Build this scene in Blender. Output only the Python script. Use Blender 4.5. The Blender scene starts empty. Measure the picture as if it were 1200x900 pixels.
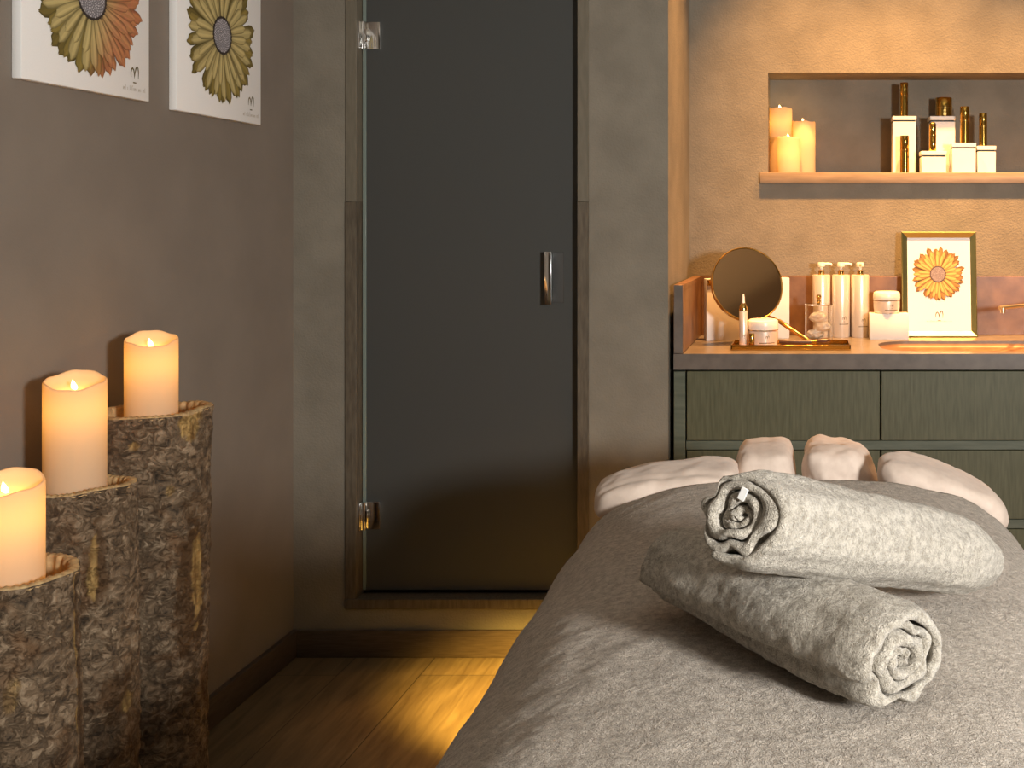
import bpy, bmesh, math, random
from mathutils import Vector, Matrix, noise as mn
S = bpy.context.scene
C = S.collection
PI = math.pi
R = math.radians
random.seed(7)

# ---------------------------------------------------------------- camera, exposure, world, lights
F = 1300.0            # focal length in pixels of the 1200x900 frame
H = 1.28              # eye height
VX, VY = 947.0, 263.0 # vanishing point of the depth lines
cd = bpy.data.cameras.new('camera'); cam = bpy.data.objects.new('camera', cd); C.objects.link(cam)
cam.location = (0, 0, H); cam.rotation_euler = (PI/2, 0, 0)
cd.sensor_width = 36; cd.lens = F/1200*36
cd.shift_x = (600-VX)/1200; cd.shift_y = (VY-450)/1200
cd.clip_start = 0.02
S.camera = cam
S.view_settings.view_transform = 'Standard'; S.view_settings.look = 'None'
S.view_settings.exposure = 0.0; S.view_settings.gamma = 1; S.view_settings.use_curve_mapping = False
w = bpy.data.worlds.new('world'); S.world = w; w.use_nodes = True
w.node_tree.nodes['Background'].inputs[0].default_value = (.5, .47, .42, 1)
w.node_tree.nodes['Background'].inputs[1].default_value = .05

def aim(o, target):
    d = Vector(target) - o.location
    o.rotation_euler = d.to_track_quat('-Z', 'Y').to_euler()
def lamp(name, typ, loc, power, col, target=None, **kw):
    l = bpy.data.lights.new(name, typ); l.energy = power; l.color = col
    for k, v in kw.items(): setattr(l, k, v)
    o = bpy.data.objects.new(name, l); C.objects.link(o); o.location = loc
    if target: aim(o, target)
    return o
WARM = (1, .475, .14)
# daylight-white key light from the window side, behind and right of the camera
lamp('key_light', 'AREA', (1.5, -.55, 1.50), 115, (1, .965, .91), (-.35, 2.3, .95), shape='DISK', size=.34)
# soft fill of the room from overhead
lamp('fill_light', 'AREA', (.2, .6, 2.8), 6, (1, .93, .82), (.0, 1.6, 0), shape='RECTANGLE', size=2.2, size_y=2.2)
# downlights over the worktop
for x_ in (-.10, .46, 1.02):
    lamp('downlight', 'SPOT', (x_, 3.41, 2.85), 395, WARM, (max(x_, .14), 3.52, .9), spot_size=R(72), spot_blend=1, shadow_soft_size=.03)
# unseen amber spot added beyond the bed head for the warm floor patch
lamp('floor_patch_spot', 'SPOT', (-.38, 2.60, .55), 250, (1, .60, .11), (-.66, 2.92, 0), spot_size=R(54), spot_blend=.6, shadow_soft_size=.05)

# ---------------------------------------------------------------- helpers
def P(px, py, Y):
    return Vector(((px-VX)*Y/F, Y, H-(py-VY)*Y/F))
def lin(c):
    return tuple((x/12.92 if x <= .04045 else ((x+.055)/1.055)**2.4) for x in c)
def smooth(a, b, x):
    t = min(1, max(0, (x-a)/(b-a))); return t*t*(3-2*t)

def mat(name, col, rough=.6, metal=0, col2=None, nscale=20, stretch=(1,1,1), bump=0, bscale=200, bdist=.002, bdetail=4,
        spec=.5, vcol=None, emit=None, estr=0, trans=0, ior=1.45, sheen=0, contrast=(.35,.65), col_detail=5):
    m = bpy.data.materials.new(name); m.use_nodes = True
    nt = m.node_tree; N = nt.nodes; L = nt.links
    b = N['Principled BSDF']
    b.inputs['Base Color'].default_value = (*col, 1)
    b.inputs['Roughness'].default_value = rough
    b.inputs['Metallic'].default_value = metal
    b.inputs['Specular IOR Level'].default_value = spec
    b.inputs['IOR'].default_value = ior
    b.inputs['Transmission Weight'].default_value = trans
    if sheen:
        b.inputs['Sheen Weight'].default_value = sheen; b.inputs['Sheen Roughness'].default_value = .5
    if emit:
        b.inputs['Emission Color'].default_value = (*emit, 1); b.inputs['Emission Strength'].default_value = estr
    tc = N.new('ShaderNodeTexCoord'); mp = N.new('ShaderNodeMapping')
    L.new(tc.outputs['Object'], mp.inputs[0]); mp.inputs['Scale'].default_value = stretch
    if col2 is not None:
        n = N.new('ShaderNodeTexNoise'); n.inputs['Scale'].default_value = nscale; n.inputs['Detail'].default_value = col_detail
        L.new(mp.outputs[0], n.inputs['Vector'])
        r = N.new('ShaderNodeValToRGB'); r.color_ramp.elements[0].position = contrast[0]; r.color_ramp.elements[1].position = contrast[1]
        r.color_ramp.elements[0].color = (*col, 1); r.color_ramp.elements[1].color = (*col2, 1)
        L.new(n.outputs['Fac'], r.inputs[0]); L.new(r.outputs[0], b.inputs['Base Color'])
    if vcol:
        a = N.new('ShaderNodeVertexColor'); a.layer_name = vcol
        L.new(a.outputs[0], b.inputs['Base Color'])
    if bump:
        n = N.new('ShaderNodeTexNoise'); n.inputs['Scale'].default_value = bscale; n.inputs['Detail'].default_value = bdetail
        L.new(mp.outputs[0], n.inputs['Vector'])
        bp = N.new('ShaderNodeBump'); bp.inputs['Strength'].default_value = bump; bp.inputs['Distance'].default_value = bdist
        L.new(n.outputs['Fac'], bp.inputs['Height']); L.new(bp.outputs[0], b.inputs['Normal'])
    return m

def obj(name, bm, m, parent=None, loc=None, sharp=40, flat=False):
    bmesh.ops.recalc_face_normals(bm, faces=bm.faces[:])
    return obj_raw(name, bm, m, parent, loc, sharp, flat)
def obj_raw(name, bm, m, parent=None, loc=None, sharp=40, flat=False):
    me = bpy.data.meshes.new(name); bm.to_mesh(me); bm.free()
    for x in (m if isinstance(m, (list, tuple)) else [m]): me.materials.append(x)
    if not flat:
        for p in me.polygons: p.use_smooth = True
        me.set_sharp_from_angle(angle=R(sharp))
    o = bpy.data.objects.new(name, me); C.objects.link(o)
    if parent: o.parent = parent
    if loc is not None: o.location = loc
    return o
def tag(o, label, cat, group=None):
    o['label'] = label; o['category'] = cat
    if group: o['group'] = group
    return o
def thing(name, label, cat, loc=(0,0,0), rot=(0,0,0), group=None):
    o = bpy.data.objects.new(name, None); o.empty_display_size = .05; C.objects.link(o)
    o.location = loc; o.rotation_euler = rot
    return tag(o, label, cat, group)
def struct(name, bm, m, parent=None):
    o = obj(name, bm, m, parent)
    if not parent: o['kind'] = 'structure'
    return o
def B(): return bmesh.new()
def box(bm, x0, x1, y0, y1, z0, z1, bev=0, seg=2, mi=0):
    r = bmesh.ops.create_cube(bm, size=1)
    vs = r['verts']
    for v in vs:
        v.co = ((x0+x1)/2+v.co.x*(x1-x0), (y0+y1)/2+v.co.y*(y1-y0), (z0+z1)/2+v.co.z*(z1-z0))
    fs = {f for v in vs for f in v.link_faces}
    if bev:
        es = list({e for v in vs for e in v.link_edges})
        rr = bmesh.ops.bevel(bm, geom=es, offset=bev, segments=seg, affect='EDGES', profile=.5)
        fs = set(rr['faces']) | {f for f in fs if f.is_valid}
    for f in fs: f.material_index = mi
    return bm
def lathe(bm, prof, n=32, c=(0,0,0), mi=0, jitter=None):
    rings = []
    for k, (r, z) in enumerate(prof):
        if r < 1e-6:
            rings.append([bm.verts.new((c[0], c[1], c[2]+z))])
        else:
            rings.append([bm.verts.new((c[0]+r*math.cos(2*PI*i/n), c[1]+r*math.sin(2*PI*i/n), c[2]+z)) for i in range(n)])
    for a, b in zip(rings, rings[1:]):
        for i in range(n):
            j = (i+1) % n
            if len(a) == 1 and len(b) == 1: continue
            if len(a) == 1: f = bm.faces.new((a[0], b[i], b[j]))
            elif len(b) == 1: f = bm.faces.new((a[i], a[j], b[0]))
            else: f = bm.faces.new((a[i], a[j], b[j], b[i]))
            f.material_index = mi
    return bm
def tube(bm, pts, r, n=12, mi=0, cap=True):
    pts = [Vector(p) for p in pts]
    rs = r if isinstance(r, (list, tuple)) else [r]*len(pts)
    rings = []
    up = Vector((0, 0, 1))
    for k, p in enumerate(pts):
        t = (pts[min(k+1, len(pts)-1)] - pts[max(k-1, 0)]).normalized()
        a = t.cross(up)
        if a.length < .05: a = t.cross(Vector((1, 0, 0)))
        a.normalize(); b = a.cross(t).normalized()
        rings.append([bm.verts.new(p + (a*math.cos(2*PI*i/n) + b*math.sin(2*PI*i/n))*rs[k]) for i in range(n)])
    for x, y in zip(rings, rings[1:]):
        for i in range(n):
            f = bm.faces.new((x[i], x[(i+1) % n], y[(i+1) % n], y[i])); f.material_index = mi
    if cap:
        bm.faces.new(rings[0]).material_index = mi; bm.faces.new(rings[-1]).material_index = mi
    return bm
def xform(bm, M):
    bmesh.ops.transform(bm, matrix=M, verts=bm.verts[:]); return bm
def fbm(p, s, o=4): return mn.fractal(Vector(p)*s, 1.0, 2.0, o)

# ---------------------------------------------------------------- materials
M = {}
M['wall'] = mat('plaster', (.195, .175, .140), .85, col2=(.235, .212, .170), nscale=9, bump=.55, bscale=170, bdist=.003, spec=.25)
M['wall_l'] = mat('plaster_smooth', (.205, .174, .145), .8, col2=(.225, .192, .160), nscale=6, bump=.25, bscale=230, bdist=.002, spec=.25)
M['ceil'] = mat('ceiling_paint', (.5, .46, .40), .9)
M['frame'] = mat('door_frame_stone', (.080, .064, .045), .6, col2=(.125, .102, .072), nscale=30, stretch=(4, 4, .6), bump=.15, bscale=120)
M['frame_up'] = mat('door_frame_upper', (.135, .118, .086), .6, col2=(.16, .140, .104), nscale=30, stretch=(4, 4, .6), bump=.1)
M['base'] = mat('baseboard_wood', (.075, .052, .034), .5, col2=(.11, .080, .055), nscale=18, stretch=(1, 1, 10))
M['tile'] = mat('shower_tile', (.02, .02, .02), .4)
M['chrome'] = mat('chrome', (.78, .78, .76), .12, 1)
M['gold'] = mat('gold_metal', (.78, .50, .15), .16, 1)
M['dgold'] = mat('polished_gold', (.62, .37, .075), .14, 1)
M['pbrass'] = mat('pale_brass', (.85, .72, .50), .38, 1)
M['brass'] = mat('brass_green', (.46, .52, .27), .3, 1)
M['white'] = mat('white_card', (.72, .70, .67), .5, col2=(.76, .74, .71), nscale=8)
M['lacquer'] = mat('white_lacquer', (.82, .78, .72), .35)
M['pearl'] = mat('pearl_plastic', (.74, .67, .58), .30, .35)
M['cream'] = mat('cream_plastic', (.84, .78, .70), .3)
M['black'] = mat('black_line', (.02, .018, .015), .5)
M['ink'] = mat('bronze_ink', (.13, .095, .03), .5)
M['faint'] = mat('pale_ink', (.52, .47, .40), .6)
M['canvas'] = mat('canvas_white', (.84, .84, .83), .7, col2=(.86, .86, .85), nscale=300, bump=.1, bscale=900, bdist=.0005)
M['paper'] = mat('print_paper', (.80, .78, .76), .5)
M['petal'] = mat('printed_petals', (.5, .4, .1), .7, vcol='Col')
M['mirror'] = mat('mirror_glass', (.60, .37, .18), .08, 1)
M['slab'] = mat('stone_worktop', (.12, .10, .085), .34, col2=(.155, .13, .11), nscale=25, bump=.06, bscale=150)
M['splash'] = mat('copper_stone', (.125, .060, .028), .38, col2=(.205, .108, .054), nscale=14, bump=.08, bscale=90)
M['green'] = mat('green_stained_oak', (.060, .062, .031), .5, col2=(.106, .107, .060), nscale=24, stretch=(6, 6, .5), contrast=(.25,.75), bump=.12, bscale=60, bdist=.001)
M['green2'] = mat('green_stained_frame', (.072, .086, .062), .5, col2=(.110, .125, .092), nscale=16, stretch=(.5, 5, 5))
M['shelfw'] = mat('shelf_wood', (.22, .160, .105), .5, col2=(.30, .22, .15), nscale=14, stretch=(.6, 5, 5), bump=.08)
M['sheet'] = mat('beige_sheet', (.66, .54, .455), .8, col2=(.72, .60, .51), nscale=60, bump=.15, bscale=700, bdist=.0008, sheen=.2)
M['foam'] = mat('yellow_foam', (.75, .68, .42), .8)
M['tag'] = mat('white_label', (.8, .8, .78), .6)
M['brush'] = mat('brown_handle', (.05, .022, .012), .35)
M['cotton'] = mat('cotton', (.85, .83, .80), .9, bump=.5, bscale=120, bdist=.004)
M['metalbed'] = mat('bed_frame_wood', (.10, .075, .05), .5)

def terry(name, c1, c2, bs=430, bd=.006):
    m = mat(name, c1, .95, spec=.15, sheen=.35)
    nt = m.node_tree; N = nt.nodes; L = nt.links; b = N['Principled BSDF']
    tc = N.new('ShaderNodeTexCoord')
    n1 = N.new('ShaderNodeTexNoise'); n1.inputs['Scale'].default_value = bs; n1.inputs['Detail'].default_value = 3; n1.inputs['Distortion'].default_value = 1.2
    n2 = N.new('ShaderNodeTexNoise'); n2.inputs['Scale'].default_value = bs*.28; n2.inputs['Detail'].default_value = 4
    for n in (n1, n2): L.new(tc.outputs['Object'], n.inputs['Vector'])
    mx = N.new('ShaderNodeMath'); mx.operation = 'ADD'; L.new(n1.outputs['Fac'], mx.inputs[0]); L.new(n2.outputs['Fac'], mx.inputs[1])
    r = N.new('ShaderNodeValToRGB'); r.color_ramp.elements[0].position = .40; r.color_ramp.elements[1].position = .60
    r.color_ramp.elements[0].color = (*c1, 1); r.color_ramp.elements[1].color = (*c2, 1)
    hf = N.new('ShaderNodeMath'); hf.operation = 'MULTIPLY'; hf.inputs[1].default_value = .5
    L.new(mx.outputs[0], hf.inputs[0]); L.new(hf.outputs[0], r.inputs[0]); L.new(r.outputs[0], b.inputs['Base Color'])
    bp = N.new('ShaderNodeBump'); bp.inputs['Strength'].default_value = .9; bp.inputs['Distance'].default_value = bd
    L.new(mx.outputs[0], bp.inputs['Height']); L.new(bp.outputs[0], b.inputs['Normal'])
    return m
M['blanket'] = terry('taupe_blanket', (.36, .305, .245), (.66, .58, .49), 360, .007)
M['towel'] = terry('grey_beige_towel', (.30, .265, .21), (.62, .57, .485), 420, .005)

def wax(name):
    m = bpy.data.materials.new(name); m.use_nodes = True; nt = m.node_tree; N = nt.nodes; L = nt.links
    N.remove(N['Principled BSDF'])
    d = N.new('ShaderNodeBsdfDiffuse'); d.inputs[0].default_value = (.72, .61, .45, 1)
    t = N.new('ShaderNodeBsdfTranslucent'); t.inputs[0].default_value = (.95, .66, .26, 1)
    mx = N.new('ShaderNodeMixShader'); mx.inputs[0].default_value = .42
    L.new(d.outputs[0], mx.inputs[1]); L.new(t.outputs[0], mx.inputs[2]); L.new(mx.outputs[0], N['Material Output'].inputs[0])
    return m
M['wax'] = wax('ivory_wax')
M['flame'] = mat('flame', (1, .8, .4), .5, emit=(1, .68, .28), estr=9)

def bark_mat():
    m = mat('bark', (.1, .08, .06), .75, spec=.4)
    nt = m.node_tree; N = nt.nodes; L = nt.links; b = N['Principled BSDF']
    tc = N.new('ShaderNodeTexCoord')
    mp = N.new('ShaderNodeMapping'); mp.inputs['Scale'].default_value = (1, 1, 1.25); L.new(tc.outputs['Object'], mp.inputs[0])
    n1 = N.new('ShaderNodeTexNoise'); n1.inputs['Scale'].default_value = 42; n1.inputs['Detail'].default_value = 9; n1.inputs['Roughness'].default_value = .68; n1.inputs['Distortion'].default_value = .9
    n2 = N.new('ShaderNodeTexNoise'); n2.inputs['Scale'].default_value = 7; n2.inputs['Detail'].default_value = 6; n2.inputs['Distortion'].default_value = 1.0
    v = N.new('ShaderNodeTexVoronoi'); v.feature = 'DISTANCE_TO_EDGE'; v.inputs['Scale'].default_value = 20
    wv = N.new('ShaderNodeMixRGB'); wv.inputs[0].default_value = .16
    L.new(mp.outputs[0], wv.inputs[1]); L.new(n1.outputs['Color'], wv.inputs[2])
    for n in (n1, n2): L.new(mp.outputs[0], n.inputs['Vector'])
    L.new(wv.outputs[0], v.inputs['Vector'])
    r1 = N.new('ShaderNodeValToRGB'); e = r1.color_ramp.elements
    e[0].position = .34; e[0].color = (.05, .036, .024, 1); e[1].position = .70; e[1].color = (.46, .35, .235, 1)
    x = e.new(.50); x.color = (.19, .128, .076, 1)
    L.new(n1.outputs['Fac'], r1.inputs[0])
    r2 = N.new('ShaderNodeValToRGB'); r2.color_ramp.elements[0].position = .52; r2.color_ramp.elements[1].position = .66
    L.new(n2.outputs['Fac'], r2.inputs[0])
    mx = N.new('ShaderNodeMixRGB'); mx.blend_type = 'MIX'; mx.inputs[2].default_value = (.16, .075, .028, 1)
    sc = N.new('ShaderNodeMath'); sc.operation = 'MULTIPLY'; sc.inputs[1].default_value = .6
    L.new(r2.outputs[0], sc.inputs[0]); L.new(sc.outputs[0], mx.inputs[0]); L.new(r1.outputs[0], mx.inputs[1])
    # exposed inner wood where the bark has come off
    a = N.new('ShaderNodeVertexColor'); a.layer_name = 'Col'
    sep = N.new('ShaderNodeSeparateColor'); L.new(a.outputs[0], sep.inputs[0])
    n3 = N.new('ShaderNodeTexNoise'); n3.inputs['Scale'].default_value = 40; n3.inputs['Detail'].default_value = 6
    mp3 = N.new('ShaderNodeMapping'); mp3.inputs['Scale'].default_value = (2.2, 2.2, .35); L.new(tc.outputs['Object'], mp3.inputs[0]); L.new(mp3.outputs[0], n3.inputs['Vector'])
    r3 = N.new('ShaderNodeValToRGB'); r3.color_ramp.elements[0].position = .35; r3.color_ramp.elements[1].position = .65
    r3.color_ramp.elements[0].color = (.20, .105, .030, 1); r3.color_ramp.elements[1].color = (.62, .41, .15, 1)
    L.new(n3.outputs['Fac'], r3.inputs[0])
    mw = N.new('ShaderNodeMixRGB'); L.new(sep.outputs[0], mw.inputs[0]); L.new(r3.outputs[0], mw.inputs[2])
    mb = N.new('ShaderNodeMixRGB'); mb.inputs[2].default_value = (.085, .042, .015, 1)
    L.new(sep.outputs[1], mb.inputs[0]); L.new(mx.outputs[0], mb.inputs[1]); L.new(mb.outputs[0], mw.inputs[1]); L.new(mw.outputs[0], b.inputs['Base Color'])
    rr = N.new('ShaderNodeMapRange'); rr.inputs[1].default_value = .3; rr.inputs[2].default_value = .75; rr.inputs[3].default_value = .75; rr.inputs[4].default_value = .38
    L.new(n1.outputs['Fac'], rr.inputs[0]); L.new(rr.outputs[0], b.inputs['Roughness'])
    ad = N.new('ShaderNodeMath'); ad.operation = 'MULTIPLY_ADD'; ad.inputs[1].default_value = .22
    vr = N.new('ShaderNodeMapRange'); vr.inputs[1].default_value = 0; vr.inputs[2].default_value = .05
    L.new(v.outputs['Distance'], vr.inputs[0]); L.new(vr.outputs[0], ad.inputs[0]); L.new(n1.outputs['Fac'], ad.inputs[2])
    bp = N.new('ShaderNodeBump'); bp.inputs['Strength'].default_value = .9; bp.inputs['Distance'].default_value = .012
    L.new(ad.outputs[0], bp.inputs['Height']); L.new(bp.outputs[0], b.inputs['Normal'])
    return m
M['bark'] = bark_mat()
M['cutwood'] = mat('cut_wood', (.34, .215, .10), .7, col2=(.55, .38, .18), nscale=60, bump=.3, bscale=90)

def floor_mat():
    m = mat('oak_planks', (.2, .14, .08), .42)
    nt = m.node_tree; N = nt.nodes; L = nt.links; b = N['Principled BSDF']
    tc = N.new('ShaderNodeTexCoord')
    mp = N.new('ShaderNodeMapping'); mp.inputs['Rotation'].default_value = (0, 0, PI/2); mp.inputs['Location'].default_value = (0.3, 1.102+.235*8, 0)
    mp.vector_type = 'POINT'
    L.new(tc.outputs['Object'], mp.inputs[0])
    br = N.new('ShaderNodeTexBrick'); br.inputs['Scale'].default_value = 1; br.inputs['Brick Width'].default_value = 1.9; br.inputs['Row Height'].default_value = .235
    br.inputs['Mortar Size'].default_value = .0016; br.inputs['Mortar Smooth'].default_value = .3
    br.inputs['Color1'].default_value = (.85, .85, .85, 1); br.inputs['Color2'].default_value = (1, 1, 1, 1); br.inputs['Mortar'].default_value = (.25, .25, .25, 1)
    L.new(mp.outputs[0], br.inputs['Vector'])
    m2 = N.new('ShaderNodeMapping'); m2.inputs['Scale'].default_value = (9, .9, 1); L.new(tc.outputs['Object'], m2.inputs[0])
    n = N.new('ShaderNodeTexNoise'); n.inputs['Scale'].default_value = 5; n.inputs['Detail'].default_value = 8; n.inputs['Distortion'].default_value = .8
    L.new(m2.outputs[0], n.inputs['Vector'])
    r = N.new('ShaderNodeValToRGB'); r.color_ramp.elements[0].position = .3; r.color_ramp.elements[1].position = .7
    r.color_ramp.elements[0].color = (.125, .086, .044, 1); r.color_ramp.elements[1].color = (.225, .165, .088, 1)
    L.new(n.outputs['Fac'], r.inputs[0])
    mx = N.new('ShaderNodeMixRGB'); mx.blend_type = 'MULTIPLY'; mx.inputs[0].default_value = 1
    L.new(r.outputs[0], mx.inputs[1]); L.new(br.outputs['Color'], mx.inputs[2]); L.new(mx.outputs[0], b.inputs['Base Color'])
    bp = N.new('ShaderNodeBump'); bp.inputs['Strength'].default_value = .15; bp.inputs['Distance'].default_value = .002
    L.new(n.outputs['Fac'], bp.inputs['Height']); L.new(bp.outputs[0], b.inputs['Normal'])
    return m
M['floor'] = floor_mat()

def glass_mat(name, tint, rough, dark=None):
    m = bpy.data.materials.new(name); m.use_nodes = True; nt = m.node_tree; N = nt.nodes; L = nt.links
    b = N['Principled BSDF']; b.inputs['Base Color'].default_value = (*tint, 1); b.inputs['Roughness'].default_value = rough
    b.inputs['Transmission Weight'].default_value = 1; b.inputs['IOR'].default_value = 1.45
    return m
M['clear'] = mat('clear_acrylic', (.97, .96, .94), .03, trans=1, ior=1.3)
M['frosted'] = mat('frosted_glass', (.090, .094, .090), .48, trans=.35, ior=1.45, spec=.3, bump=.05, bscale=900, bdist=.0004)
M['glassedge'] = mat('glass_edge', (.19, .235, .21), .2, spec=.8)

# ---------------------------------------------------------------- setting
XL, YB, XR, YN, YC = -1.527, 3.29, 2.6, 3.88, -2.3   # left wall, door wall, right wall, alcove wall, wall behind the camera
ZC = 2.9
XRET = -.415
bm = B(); box(bm, XL-.1, XR+.1, YC-.1, 4.8, -.06, 0); struct('floor', bm, M['floor'])
bm = B(); box(bm, XL-.1, XR+.1, YC-.1, 4.8, ZC, ZC+.06); struct('ceiling', bm, M['ceil'])
bm = B(); box(bm, XL-.1, XL, YC-.1, 4.8, 0, ZC); struct('wall_left', bm, M['wall_l'])
bm = B(); box(bm, XR, XR+.1, YC-.1, 4.8, 0, ZC); struct('wall_right', bm, M['wall_l'])
bm = B(); box(bm, XL, XR, YC-.1, YC, 0, ZC); struct('wall_rear', bm, M['wall_l'])
DX0, DX1, DZ0, DZ1 = -1.372, -.650, .143, 2.28
bm = B()
box(bm, XL, DX0, YB, YB+.12, 0, ZC); box(bm, DX0, DX1, YB, YB+.12, 0, DZ0); box(bm, DX0, DX1, YB, YB+.12, DZ1, ZC)
box(bm, DX1, XRET, YB, 4.1, 0, ZC)
struct('wall_back', bm, M['wall'])
NX0, NX1, NZ0, NZ1 = -.140, 1.35, 1.425, 1.811
bm = B()
box(bm, XRET, NX0, YN, 4.08, 0, ZC); box(bm, NX1, XR, YN, 4.08, 0, ZC)
box(bm, NX0, NX1, YN, 4.08, 0, NZ0); box(bm, NX0, NX1, YN, 4.08, NZ1, ZC)
box(bm, XRET, XR, 4.08, 4.14, 0, ZC)
struct('wall_alcove', bm, M['wall'])
# dark shower room behind the frosted door
bm = B(); box(bm, XL, -.65, 4.5, 4.56, 0, ZC); box(bm, -.65, -.6, 4.1, 4.56, 0, ZC); struct('wall_shower', bm, M['tile'])
bm = B(); box(bm, XL, XL+.016, YC, YB, 0, .080, .003); struct('baseboard_left', bm, M['base'])
bm = B(); box(bm, XL+.016, XRET, YB-.016, YB, 0, .080, .003); struct('baseboard_back', bm, M['base'])

# door: stone frame with rebate, frosted pane, hinges, pull handle
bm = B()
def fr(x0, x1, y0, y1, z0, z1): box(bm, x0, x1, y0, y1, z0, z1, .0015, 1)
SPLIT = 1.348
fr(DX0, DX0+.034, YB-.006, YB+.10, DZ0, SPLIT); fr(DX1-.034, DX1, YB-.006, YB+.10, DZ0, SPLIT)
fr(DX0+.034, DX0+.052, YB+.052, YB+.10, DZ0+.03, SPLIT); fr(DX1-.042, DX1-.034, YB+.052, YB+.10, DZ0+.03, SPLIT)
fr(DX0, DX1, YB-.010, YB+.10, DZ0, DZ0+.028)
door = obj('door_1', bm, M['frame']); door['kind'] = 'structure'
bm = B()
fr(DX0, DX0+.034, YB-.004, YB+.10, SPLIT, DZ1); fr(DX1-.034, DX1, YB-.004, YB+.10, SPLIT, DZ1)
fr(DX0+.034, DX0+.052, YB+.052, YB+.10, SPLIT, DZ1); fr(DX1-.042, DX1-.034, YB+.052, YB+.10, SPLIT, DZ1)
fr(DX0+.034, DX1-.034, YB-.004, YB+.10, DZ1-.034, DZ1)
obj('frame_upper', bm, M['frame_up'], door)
bm = B(); box(bm, DX0+.047, DX1-.041, YB+.036, YB+.046, .184, DZ1-.04, .001, 1, mi=0)
for f in bm.faces:
    if f.calc_center_median().x < DX0+.0475: f.material_index = 1
bm2 = bm
obj('glass_panel', bm2, [M['frosted'], M['glassedge']], door)
# polished glass edge along the hinge side and the bottom
bm = B(); box(bm, DX0+.036, DX0+.0469, YB+.036, YB+.046, .184, DZ1-.04, .001, 1)
obj('glass_edge', bm, M['glassedge'], door)
for zc in (H-(40-VY)*YB/F, H-(607-VY)*YB/F):
    bm = B(); x0 = DX0+.036
    box(bm, x0+.012, x0+.056, YB+.026, YB+.056, zc-.041, zc+.041, .002)      # clamp plate
    box(bm, x0-.004, x0+.004, YB+.006, YB+.05, zc-.041, zc+.041, .001)       # wall leaf
    box(bm, x0+.004, x0+.022, YB+.016, YB+.03, zc-.018, zc+.018, .002)       # knuckle
    tube(bm, [(x0+.009, YB+.020, zc-.041), (x0+.009, YB+.020, zc+.041)], .006, 12)
    obj('hinge', bm, M['chrome'], door)
def handle(yf, sgn):
    bm = B(); hx = (642-VX)*YB/F; z0, z1 = H-(357-VY)*YB/F, H-(295-VY)*YB/F
    ya, yb = yf+sgn*.026, yf+sgn*.036
    box(bm, hx-.010, hx+.010, min(ya, yb), max(ya, yb), z0, z1, .0015)
    for zz in (z0+.016, z1-.016):
        tube(bm, [(hx, yf, zz), (hx, ya+sgn*.002, zz)], .006, 12)
    return obj('pull_handle', bm, M['chrome'], door)
bm = B(); hx_ = (651-VX)*YB/F; box(bm, hx_-.017, hx_+.017, YB+.0345, YB+.0359, H-(356-VY)*YB/F, H-(296-VY)*YB/F, .0005, 1)
obj('handle_reflection', bm, mat('reflection_grey', (.16, .165, .165), .42, 1), door)  # grey plate added on the glass for the blurred reflection beside the handle
handle(YB+.0345, -1); handle(YB+.046, 1)

# ---------------------------------------------------------------- cabinet and worktop
CX0, CX1, CY0, CT = -.400, 1.75, 3.305, .895
ZS = H-(433-VY)*CY0/F           # underside of the slab
cab = thing('drawer_cabinet', 'green stained oak drawer unit under the stone worktop', 'cabinet', (CX0, CY0, 0))
def L_(bm): return xform(bm, Matrix.Translation((-CX0, -CY0, 0)))
def cx(px): return (px-VX)*CY0/F
def cz(py): return H-(py-VY)*CY0/F
bm = B(); box(bm, CX0, CX1, CY0+.022, 3.86, .08, ZS-.13); obj('carcass', L_(bm), M['black'], cab)
bm = B(); box(bm, CX0, cx(803), CY0, CY0+.03, .02, ZS-.006, .001, 1)
rz = [(cz(516.5), cz(527))]
h_d = cz(435)-cz(516); rl = cz(516.5)-cz(527)
z2 = cz(527)-h_d
rz.append((z2-.002, z2-.002-rl))
z3 = z2-.004-rl-h_d
for a, b in rz: box(bm, cx(804), CX1, CY0, CY0+.03, b, a, .001, 1)
box(bm, cx(804), CX1, CY0+.01, CY0+.03, .02, z3-.004, .001, 1)
obj('face_frame', L_(bm), M['green2'], cab)
xs = [(cx(805), cx(1031)), (cx(1033), cx(1259)), (cx(1261), cx(1487)), (cx(1489), CX1)]
for top, bot in ((cz(435), cz(516)), (cz(527.7), z2), (z2-.004-rl, z3)):
    for a, b in xs:
        bm = B(); box(bm, a, b, CY0-.001, CY0+.02, bot, top, .0012, 1)
        obj('drawer', L_(bm), M['green'], cab)

wt = thing('stone_worktop', 'long dark stone worktop with sunken basin on the green cabinet', 'worktop', (CX0, CY0, ZS))
def W_(bm): return xform(bm, Matrix.Translation((-CX0, -CY0, -ZS)))
SX0, SX1, SY0, SY1 = .225, 1.05, 3.365, 3.665
def loop(z, inset=0):
    pts = []; r = .11
    for (qx, qy, a0) in ((SX1-r, SY1-r, 0), (SX0+r, SY1-r, 90), (SX0+r, SY0+r, 180), (SX1-r, SY0+r, 270)):
        for k in range(10):
            a = R(a0+k*10); pts.append((qx+(r-inset)*math.cos(a), qy+(r-inset)*math.sin(a), z))
    return pts
bm = B()
def cyc(pts):
    vs = [bm.verts.new(p) for p in pts]
    return vs, [bm.edges.new((vs[i], vs[(i+1) % len(vs)])) for i in range(len(vs))]
rect = lambda z: [(CX0, CY0-.006, z), (CX1, CY0-.006, z), (CX1, YN-.001, z), (CX0, YN-.001, z)]
to, te = cyc(rect(CT)); ti, tie = cyc(loop(CT))
bmesh.ops.triangle_fill(bm, use_beauty=True, edges=te+tie)
bo, be = cyc(rect(ZS)); bi, bie = cyc(loop(ZS))
bmesh.ops.triangle_fill(bm, use_beauty=True, edges=be+bie)
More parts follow.
